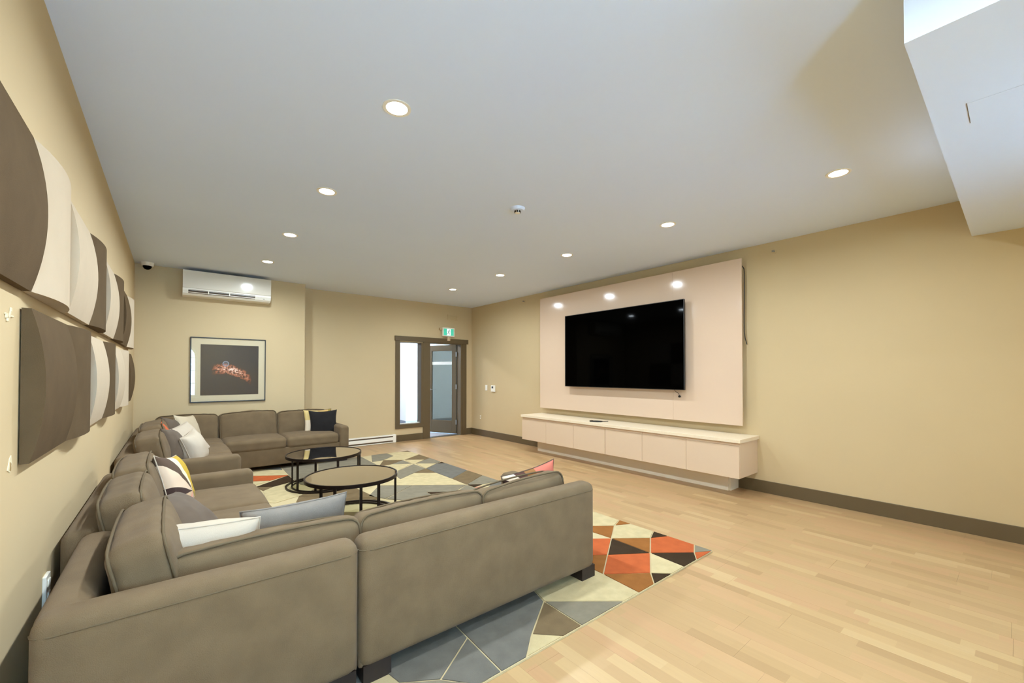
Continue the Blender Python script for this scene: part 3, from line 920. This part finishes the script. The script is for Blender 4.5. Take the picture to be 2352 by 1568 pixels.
def inset(poly, d):
    A = sum(poly[i][0] * poly[(i + 1) % len(poly)][1] - poly[(i + 1) % len(poly)][0] * poly[i][1] for i in range(len(poly)))
    if A < 0: poly = poly[::-1]
    n = len(poly)
    cx, cy_ = sum(p[0] for p in poly) / n, sum(p[1] for p in poly) / n
    res = []
    for i in range(n):
        p0, p1, p2 = Vector(poly[i - 1]), Vector(poly[i]), Vector(poly[(i + 1) % n])
        a, b_ = (p1 - p0), (p2 - p1)
        if a.length < 1e-4 or b_.length < 1e-4: continue
        n1, n2 = Vector((-a.y, a.x)).normalized(), Vector((-b_.y, b_.x)).normalized()
        k = n1 + n2
        if k.length < .2: k = n1
        off = k / max(.25, k.dot(n1)) * d
        if off.length > .05: off = off.normalized() * .05
        res.append(tuple(p1 + off))
    return res
def inside(p, poly):
    c = False
    n = len(poly)
    for i in range(n):
        a, b_ = poly[i], poly[(i + 1) % n]
        if (a[1] > p[1]) != (b_[1] > p[1]) and p[0] < (b_[0] - a[0]) * (p[1] - a[1]) / (b_[1] - a[1]) + a[0]:
            c = not c
    return c
def patch(poly, colr, d=.0045, z=.0135):
    poly = [(3.10 if x > 3.015 else x, 1.40 if y < 1.468 else (6.6 if y > 6.44 else y)) for x, y in poly]   # run out to the rug's edge
    poly = clip(poly)
    if len(poly) < 3: return
    poly = inset(poly, d)
    if len(poly) < 3: return
    bm = bmesh.new()
    try:
        prism(poly, 'z', .009, z, bm=bm)
    except ValueError:
        bm.free(); return
    obj('rug_patch', bm, RM[colr], rug)
for colr, poly in RUG:
    patch(poly, colr)
random.seed(12)
gx, gy = .52, .68
for i in range(-1, 8):
    for j in range(-1, 10):
        X, Y = RX1 - .39 - i * gx, RY0 + .28 + j * gy + (gy / 2 if i % 2 else 0)
        for tri in ([(X, Y), (X, Y + gy), (X - gx, Y + gy / 2)], [(X, Y), (X - gx, Y - gy / 2), (X - gx, Y + gy / 2)]):
            c = (sum(p[0] for p in tri) / 3, sum(p[1] for p in tri) / 3)
            smp = [c] + [((p[0] * .7 + c[0] * .3), (p[1] * .7 + c[1] * .3)) for p in tri] + [((tri[q][0] + tri[(q + 1) % 3][0]) / 2 * .8 + c[0] * .2, (tri[q][1] + tri[(q + 1) % 3][1]) / 2 * .8 + c[1] * .2) for q in range(3)]
            if any(inside(s_, p) for s_ in smp for _, p in RUG): continue
            patch(tri, random.choice(['grey', 'greyb', 'grey', 'taupe', 'cream', 'greyb'] if c[1] > 2.7 else ['grey', 'greyb', 'greyb']), z=.0122)

# ------------------------------------------------------------------ upholstery shapes
def cushion(w, h, d, r=.045, crown=.03, top=.015, sag=.0, wr=.007, seed=0, n=26):
    """Box cushion: width x, thickness y, height z, rounded edges, domed faces, soft creases."""
    bm = bmesh.new()
    bmesh.ops.create_cube(bm, size=2)
    bmesh.ops.subdivide_edges(bm, edges=list(bm.edges), cuts=n, use_grid_fill=True)
    H = Vector((w / 2, d / 2, h / 2))
    for v in bm.verts:
        p = Vector([math.sin(c * math.pi / 2) * .5 + c * .5 for c in v.co])
        P = Vector((p.x * H.x, p.y * H.y, p.z * H.z))
        q = Vector([max(-H[i] + r, min(H[i] - r, P[i])) for i in range(3)])
        dl = P - q
        if dl.length > 1e-9:
            P = q + dl.normalized() * min(r, dl.length if dl.length < r else r)
        bulge = (1 - p.x ** 2) * (1 - p.z ** 2)
        P.y += crown * bulge * (1 if p.y > 0 else -1) * min(1, abs(p.y) * 1.5)
        P.z += top * (1 - p.x ** 2) * max(0, p.z) - sag * (1 - p.x ** 2) * max(0, p.z) ** 2
        P.x += .008 * (1 - p.z ** 2) * p.x
        nz = noise.noise(Vector((P.x * 5 + seed * 7.3, P.y * 5, P.z * 6 - seed))) + .5 * noise.noise(Vector((P.x * 13 + seed, P.y * 11 + seed * 3, P.z * 15)))
        crease = noise.noise(Vector((P.x * 24 + seed * 5, P.y * 3, P.z * 3 + seed))) * wr * .55 * max(0, p.z) ** 2
        P += P.normalized() * (nz * wr + crease)
        v.co = P
    return bm

def cushion_piping(w, h, d, r=.045, off=0.0, rad=.0055):
    """Welt cord along both long edge loops of a box cushion."""
    bm = bmesh.new()
    k = r * .29 - .004
    for s in (-1, 1):
        pts = []
        X, Z, rr = w / 2 - k + .001, h / 2 - k + .001, r
        for cx, cz, a0 in ((X - rr, Z - rr, 0), (-X + rr, Z - rr, 90), (-X + rr, -Z + rr, 180), (X - rr, -Z + rr, 270)):
            for q in range(5):
                a = math.radians(a0 + q * 22.5)
                x, z = cx + rr * math.cos(a), cz + rr * math.sin(a)
                pts.append((x, s * (d / 2 - k + .001), z + (.015 * (1 - (2 * x / w) ** 2) if z > 0 else 0)))
        # extra points along straights so it follows the dome
        full = []
        for i in range(len(pts)):
            a, b_ = Vector(pts[i]), Vector(pts[(i + 1) % len(pts)])
            m = 6 if (b_ - a).length > .1 else 1
            for j in range(m):
                p = a.lerp(b_, j / m)
                if m > 1 and abs(a.z - b_.z) < .05 and p.z > 0:
                    p.z = h / 2 - k + .001 + .015 * (1 - (2 * p.x / w) ** 2)
                full.append(p)
        tube(full, rad, 6, True, bm=bm)
    return bm

def pillow(w, h, T, pinch=.10, wr=.006, seed=0, n=22):
    """Knife-edged throw pillow in the xz plane with pulled-in sides and pointed corners."""
    bm = bmesh.new()
    G = {}
    for sd in (1, -1):
        for i in range(n + 1):
            for j in range(n + 1):
                a, b_ = math.sin((-1 + 2 * i / n) * math.pi / 2) * .35 + (-1 + 2 * i / n) * .65, math.sin((-1 + 2 * j / n) * math.pi / 2) * .35 + (-1 + 2 * j / n) * .65
                edge = i in (0, n) or j in (0, n)
                if edge and sd == -1:
                    G[(sd, i, j)] = G[(1, i, j)]
                    continue
                x = w / 2 * a * (1 - pinch * (1 - b_ * b_) * a * a)
                z = h / 2 * b_ * (1 - pinch * (1 - a * a) * b_ * b_)
                t = T / 2 * (max(0, (1 - a ** 2)) * max(0, (1 - b_ ** 2))) ** .42
                nz = noise.noise(Vector((x * 9 + seed * 3.1, sd * 2 + seed, z * 9))) + .6 * noise.noise(Vector((x * 22, sd * 5 + seed, z * 20)))
                fade = min(1, t / (T * .25))
                G[(sd, i, j)] = bm.verts.new((x, sd * (t + nz * wr * fade), z))
    for sd in (1, -1):
        for i in range(n):
            for j in range(n):
                f = [G[(sd, i, j)], G[(sd, i + 1, j)], G[(sd, i + 1, j + 1)], G[(sd, i, j + 1)]]
                if len(set(f)) > 2:
                    try: bm.faces.new(f if sd == -1 else f[::-1])
                    except ValueError: pass
    return bm

def pillow_seam(w, h, pinch=.10, rad=.0035):
    pts = []
    m = 14
    for (ax, s, rev) in (('z', -1, 1), ('x', 1, 1), ('z', 1, -1), ('x', -1, -1)):
        for k in range(m):
            c = (-1 + 2 * k / m) * rev
            if ax == 'z': pts.append((w / 2 * c, 0, s * h / 2 * (1 - pinch * (1 - c * c))))
            else: pts.append((s * w / 2 * (1 - pinch * (1 - c * c)), 0, h / 2 * c))
    return tube(pts, rad, 6, True)

def throw_pillow(label, loc, w, T, m, rz=0, rx=0, ry=0, h=None, pinch=.10, seed=0, seam=None, group='throw pillows on the sofas', wr=.006):
    h = h or w
    o = obj('throw_pillow', pillow(w, h, T, pinch, wr, seed), m, smooth=80)
    o.matrix_world = place(loc, rz, rx, ry)
    tag(o, label, 'pillow', group)
    s = obj('seam', pillow_seam(w, h, pinch), seam or m, smooth=80)
    s.parent = o
    return o

def sector_mat(name, cols, cx=0.0, cz=0.0, spin=0.0):
    """Printed cloth: wedges of colour meeting in one star point, crossed by a pale border wedge."""
    m = bpy.data.materials.new(name)
    m.use_nodes = True
    nt = m.node_tree
    L = nt.links.new
    b = nt.nodes['Principled BSDF']
    b.inputs['Roughness'].default_value = .9
    tc = nt.nodes.new('ShaderNodeTexCoord')
    sep = nt.nodes.new('ShaderNodeSeparateXYZ')
    L(tc.outputs['Object'], sep.inputs[0])
    def M(op, a, b2=None):
        n = nt.nodes.new('ShaderNodeMath'); n.operation = op
        for i, v in ((0, a), (1, b2)):
            if v is None: continue
            if isinstance(v, (int, float)): n.inputs[i].default_value = v
            else: L(v, n.inputs[i])
        return n.outputs[0]
    ang = M('ARCTAN2', M('SUBTRACT', sep.outputs['Z'], cz), M('SUBTRACT', sep.outputs['X'], cx))
    f = M('FRACT', M('ADD', M('DIVIDE', ang, 2 * math.pi), .5 + spin))
    ramp = nt.nodes.new('ShaderNodeValToRGB')
    cr = ramp.color_ramp
    cr.interpolation = 'CONSTANT'
    tot = sum(c[1] for c in cols)
    while len(cr.elements) < len(cols): cr.elements.new(.5)
    p = 0
    for e, (c, wd) in zip(cr.elements, cols):
        e.position = p; e.color = (*lin(c), 1)
        p += wd / tot
    L(f, ramp.inputs['Fac'])
    L(ramp.outputs['Color'], b.inputs['Base Color'])
    return m

# ------------------------------------------------------------------ sofas
SEAT, BACKH, ARMH, BASE = .300, .612, .530, .075
def back_slab(x0, x1, y0, y1, z0=BASE, z1=BACKH, soft=.045):
    return box(x0, x1, y0, y1, z0, z1, soft, 4)
def legs(t, pts, s=.06):
    for (x, y) in pts:
        obj('leg', prism([(x - s, y - s), (x + s, y - s), (x + s, y + s), (x - s, y + s)], 'z', .0, BASE + .012), M_LEG, t)
def seat_cushion(t, x0, x1, y0, y1, seed):
    w, d = x1 - x0, y1 - y0
    bm = cushion(w, d, .155, .05, .018, 0, 0, .003, seed)          # lies flat: thickness up
    return obj('seat_cushion', xf(bm, place(((x0 + x1) / 2, (y0 + y1) / 2, SEAT + .055), 0, 90)), M_SOFA, t, smooth=80)
def back_cushion(t, loc, w, h, d, rz, lean, seed, r=.05, crown=.03, top=.015, wr=.008, roll=0, sag=0):
    M = place(loc, rz, lean, roll)
    c = obj('back_cushion', xf(cushion(w, h, d, r, crown, top, sag, wr, seed), M), M_SOFA, t, smooth=80)
    obj('piping', xf(cushion_piping(w, h, d, r), M), M_SOFAP, c, smooth=80)
    return c
def welt(t, x0, x1, y=1.715, z=.566):
    """Stitched seam along the back, running round its softened ends."""
    pts = [(x0, y + .045, z), (x0 + .004, y + .028, z), (x0 + .016, y + .012, z), (x0 + .045, y, z)]
    pts += [(x0 + .045 + (x1 - x0 - .09) * k / 8, y, z) for k in range(1, 8)]
    pts += [(x1 - .045, y, z), (x1 - .016, y + .012, z), (x1 - .004, y + .028, z), (x1, y + .045, z)]
    obj('welt', tube(pts, .0026, 6), M_SOFAP, t, smooth=80)

G_NEAR, G_FAR = 'sections of the near corner sofa', 'sections of the far corner sofa'
# near corner section
t = thing('sofa_section', 'taupe corner sofa section with its back to the camera, by left wall', 'sofa', (.145, 2.14, 0), G_NEAR)
obj('base', box(-.300, .600, 1.74, 2.580, BASE, SEAT, .012), M_SOFA, t, smooth=60)
obj('back', back_slab(-.306, .601, 1.715, 1.845), M_SOFA, t, smooth=60)
obj('back', back_slab(-.308, -.185, 1.760, 2.585), M_SOFA, t, smooth=60)
welt(t, -.306, .601)
seat_cushion(t, -.185, .600, 1.845, 2.60, 1)
legs(t, [(-.22, 1.80), (.53, 1.79), (-.22, 2.50), (.53, 2.50)])
back_cushion(t, (.325, 1.955, .474), .70, .34, .15, 0, -10, 2, top=.01)
back_cushion(t, (-.050, 2.20, .535), .66, .40, .165, 90, -13, 3, crown=.035, wr=.011)
# near right section with arm
t = thing('sofa_section', 'taupe sofa section with right arm, its long back to the camera', 'sofa', (1.35, 2.14, 0), G_NEAR)
obj('base', box(.604, 2.075, 1.74, 2.580, BASE, SEAT, .012), M_SOFA, t, smooth=60)
obj('back', back_slab(.603, 2.088, 1.715, 1.845), M_SOFA, t, smooth=60)
obj('arm', box(1.985, 2.135, 1.760, 2.590, BASE, ARMH, .04, 4), M_SOFA, t, smooth=60)
welt(t, .603, 2.088)
seat_cushion(t, .604, 1.29, 1.845, 2.60, 5)
seat_cushion(t, 1.29, 1.975, 1.845, 2.60, 6)
legs(t, [(.68, 1.79), (2.035, 1.79), (.68, 2.51), (2.035, 2.51)])
back_cushion(t, (1.01, 1.955, .474), .70, .34, .15, 0, -10, 7, top=.008)
back_cushion(t, (1.665, 1.945, .476), .66, .35, .15, 0, -9, 8, roll=-2.5, top=-.006)
# near left section with arm
t = thing('sofa_section', 'taupe sofa section along left wall with low arm at far end', 'sofa', (.07, 3.32, 0), G_NEAR)
obj('base', box(-.365, .495, 2.60, 4.040, BASE, SEAT, .012), M_SOFA, t, smooth=60)
obj('back', back_slab(-.372, -.235, 2.595, 4.035), M_SOFA, t, smooth=60)
obj('arm', box(-.33, .512, 3.915, 4.050, BASE, ARMH, .04, 4), M_SOFA, t, smooth=60)
seat_cushion(t, -.235, .525, 2.605, 3.260, 11)
seat_cushion(t, -.235, .525, 3.260, 3.915, 12)
legs(t, [(-.29, 2.68), (.43, 2.68), (-.29, 3.96), (.43, 3.96)])
back_cushion(t, (-.145, 2.885, .545), .64, .40, .165, 90, -12, 13, crown=.035, wr=.011)
back_cushion(t, (-.150, 3.560, .550), .66, .41, .17, 90, -11, 14, crown=.035, wr=.009)

# far left section with arm
t = thing('sofa_section', 'far taupe sofa section along left wall, low arm at near end', 'sofa', (.07, 5.5, 0), G_FAR)
obj('base', box(-.365, .495, 4.71, 6.345, BASE, SEAT, .012), M_SOFA, t, smooth=60)
obj('back', back_slab(-.372, -.235, 4.70, 6.345), M_SOFA, t, smooth=60)
obj('arm', box(-.33, .512, 4.700, 4.835, BASE, ARMH, .04, 4), M_SOFA, t, smooth=60)
seat_cushion(t, -.235, .525, 4.835, 5.59, 21)
seat_cushion(t, -.235, .525, 5.59, 6.345, 22)
legs(t, [(-.29, 4.79), (.43, 4.79), (-.29, 6.27), (.43, 6.27)])
back_cushion(t, (-.140, 5.20, .545), .70, .38, .19, 90, -10, 23, wr=.012)
back_cushion(t, (-.130, 5.92, .560), .72, .42, .20, 90, -12, 24, wr=.012)
# far corner section
t = thing('sofa_section', 'far taupe corner sofa section under the framed picture', 'sofa', (.07, 6.78, 0), G_FAR)
obj('base', box(-.365, .500, 6.35, 7.18, BASE, SEAT, .012), M_SOFA, t, smooth=60)
obj('back', back_slab(-.372, .503, 7.085, 7.215), M_SOFA, t, smooth=60)
obj('back', back_slab(-.372, -.240, 6.35, 7.17), M_SOFA, t, smooth=60)
seat_cushion(t, -.240, .515, 6.35, 7.085, 25)
legs(t, [(-.29, 7.13), (.43, 7.13), (.43, 6.43)])
back_cushion(t, (.155, 6.965, .555), .66, .39, .18, 180, 9, 26)
# far right section with arm
t = thing('sofa_section', 'far taupe sofa section along back wall with right arm', 'sofa', (1.27, 6.78, 0), G_FAR)
obj('base', box(.504, 2.02, 6.35, 7.18, BASE, SEAT, .012), M_SOFA, t, smooth=60)
obj('back', back_slab(.505, 2.028, 7.085, 7.215), M_SOFA, t, smooth=60)
obj('arm', box(1.905, 2.040, 6.325, 7.18, BASE, ARMH, .04, 4), M_SOFA, t, smooth=60)
seat_cushion(t, .515, 1.215, 6.335, 7.085, 27)
seat_cushion(t, 1.215, 1.905, 6.335, 7.085, 28)
legs(t, [(.58, 6.43), (1.96, 6.42), (.58, 7.13), (1.96, 7.13)])
back_cushion(t, (.84, 6.960, .555), .70, .40, .18, 180, 9, 29, roll=1.5)
back_cushion(t, (1.535, 6.965, .545), .69, .385, .18, 180, 9, 30)

# ------------------------------------------------------------------ throw pillows
M_PWHITE = mat('white_pillow_cotton', (196, 182, 162), .9, spec=.1, noise_scale=8, noise_amt=.02, bump=.2, bump_scale=300)
M_PBEIGE = mat('beige_pillow_cotton', (206, 190, 162), .9, spec=.1, noise_scale=8, noise_amt=.04, bump=.2, bump_scale=300)
M_PGREY = mat('grey_pillow_velvet', (132, 124, 114), .85, spec=.15, noise_scale=10, noise_amt=.12, bump=.3, bump_scale=350, sheen=.08)
M_PDARK = mat('dark_taupe_pillow_velvet', (104, 90, 76), .85, spec=.15, noise_scale=10, noise_amt=.12, bump=.3, bump_scale=350, sheen=.08)
M_PNAVY = mat('charcoal_pillow_velvet', (33, 30, 29), .85, spec=.15, noise_scale=10, noise_amt=.15, bump=.3, bump_scale=350, sheen=.08)
M_PAT1 = sector_mat('star_print_yellow', [((222, 196, 168), 7), ((60, 40, 34), 5), ((206, 178, 144), 9), ((226, 150, 130), 6), ((236, 220, 200), 4), ((226, 120, 84), 4), ((70, 50, 40), 4), ((200, 180, 160), 8), ((150, 130, 60), 8), ((190, 156, 40), 26), ((232, 214, 180), 6), ((86, 66, 50), 5)], .02, -.06, .12)
M_PAT2 = sector_mat('star_print_pink', [((190, 166, 138), 22), ((224, 176, 152), 14), ((160, 80, 66), 5), ((240, 226, 206), 5), ((104, 88, 68), 9), ((206, 112, 92), 20), ((140, 96, 50), 10), ((80, 50, 40), 6), ((236, 214, 190), 4), ((60, 40, 36), 6)], .02, .04, .02)
M_PAT3 = sector_mat('star_print_mustard', [((196, 160, 96), 10), ((214, 186, 120), 10), ((226, 206, 176), 8), ((196, 110, 70), 12), ((150, 60, 40), 10), ((230, 214, 190), 8), ((150, 130, 60), 12)], .10, .02, .3)
M_SEAMD = mat('pillow_seam_thread', (90, 76, 62), .9)
throw_pillow('white throw pillow leaning in the near sofa corner', (.095, 2.130, .540), .43, .20, M_PWHITE, -14, 24, 0, h=.36, seed=1, pinch=.06)
throw_pillow('grey velvet pillow right of the white one on near sofa', (.475, 2.25, .500), .46, .16, M_PGREY, -4, 12, -2, h=.38, seed=2, pinch=.07)
throw_pillow('dark taupe velvet pillow slumped on the near left section', (.045, 2.90, .485), .42, .19, M_PDARK, 68, -48, 10, seed=3)
throw_pillow('yellow and pink star-print pillow leaning by the left section arm', (.015, 3.58, .545), .44, .16, M_PAT1, 78, -16, 10, seed=4, seam=M_PWHITE)
throw_pillow('pink and brown star-print pillow at the near sofa right arm', (1.905, 2.13, .490), .42, .14, M_PAT2, -10, 6, -10, h=.36, seed=5, seam=M_SEAMD)
throw_pillow('charcoal square pillow on the far sofa beside its right arm', (1.775, 6.70, .550), .40, .13, M_PNAVY, -4, -14, 0, seed=6, pinch=.12)
throw_pillow('mustard and orange print pillow behind the charcoal one', (1.72, 6.80, .560), .40, .12, M_PAT3, -2, -12, 0, seed=7, seam=M_SEAMD)
throw_pillow('beige pillow standing against the far corner back cushion', (.155, 6.62, .560), .46, .17, M_PBEIGE, 66, -16, 6, seed=8)
throw_pillow('large white pillow lying in the far sofa corner pile', (.110, 5.86, .525), .52, .20, M_PWHITE, 52, -34, -10, seed=9, h=.46)
throw_pillow('dark taupe pillow upright in the far sofa pile', (-.010, 5.38, .555), .40, .22, M_PDARK, 80, -12, 8, seed=10, seam=M_SEAMD)
throw_pillow('small white pillow in front of the far sofa pile', (.170, 5.42, .520), .36, .22, M_PWHITE, 70, -18, -8, seed=11)
throw_pillow('grey-brown pillow at the back of the far sofa pile', (.00, 6.42, .585), .38, .18, M_PDARK, 70, -14, 10, seed=12)
throw_pillow('orange pillow peeking out of the far sofa pile', (-.045, 5.70, .560), .34, .12, mat('orange_pillow_cotton', (196, 92, 50), .9), 75, -10, 40, seed=13)

# ------------------------------------------------------------------ round coffee tables
def coffee_table(cx, cy_, R, label, angs, innr, disc=False):
    t = thing('coffee_table', label, 'coffee table', (cx, cy_, 0), 'round glass coffee tables')
    zt = .380
    obj('top_rim', ring(cx, cy_, zt - .030, zt, R - .012, R, n=96), M_IRON, t, smooth=50)
    obj('glass_top', cyl((cx, cy_, zt - .012), 'z', R - .013, .008, 96), M_TABLEGLASS, t, smooth=50)
    obj('support_ring', ring(cx, cy_, zt - .030, zt - .014, R - .03, R - .012, n=96), M_IRON, t, smooth=50)
    zb = .0138
    obj('floor_ring', ring(cx, cy_, zb, zb + .016, R - .018, R, n=96), M_IRON, t, smooth=50)
    obj('inner_ring', ring(cx, cy_, zb, zb + .014, innr - .014, innr, n=96), M_IRON, t, smooth=50)
    for a, rr in angs:
        a = math.radians(a)
        bm = box(-.007, .007, -.011, .011, zb, zt - .028)
        obj('leg', xf(bm, Matrix.Translation((cx + rr * math.cos(a), cy_ + rr * math.sin(a), 0)) @ Matrix.Rotation(a, 4, 'Z')), M_IRON, t)
    return t
coffee_table(1.380, 5.158, .405, 'round glass coffee table with dark metal frame nearer the back wall',
             [(202, .336), (160, .336), (240, .336), (275, .396), (320, .396), (352, .396)], .343)
coffee_table(1.278, 3.878, .399, 'round glass coffee table with dark metal frame nearer the camera',
             [(232, .390), (205, .336), (262, .390), (285, .390), (325, .390), (350, .390)], .343)
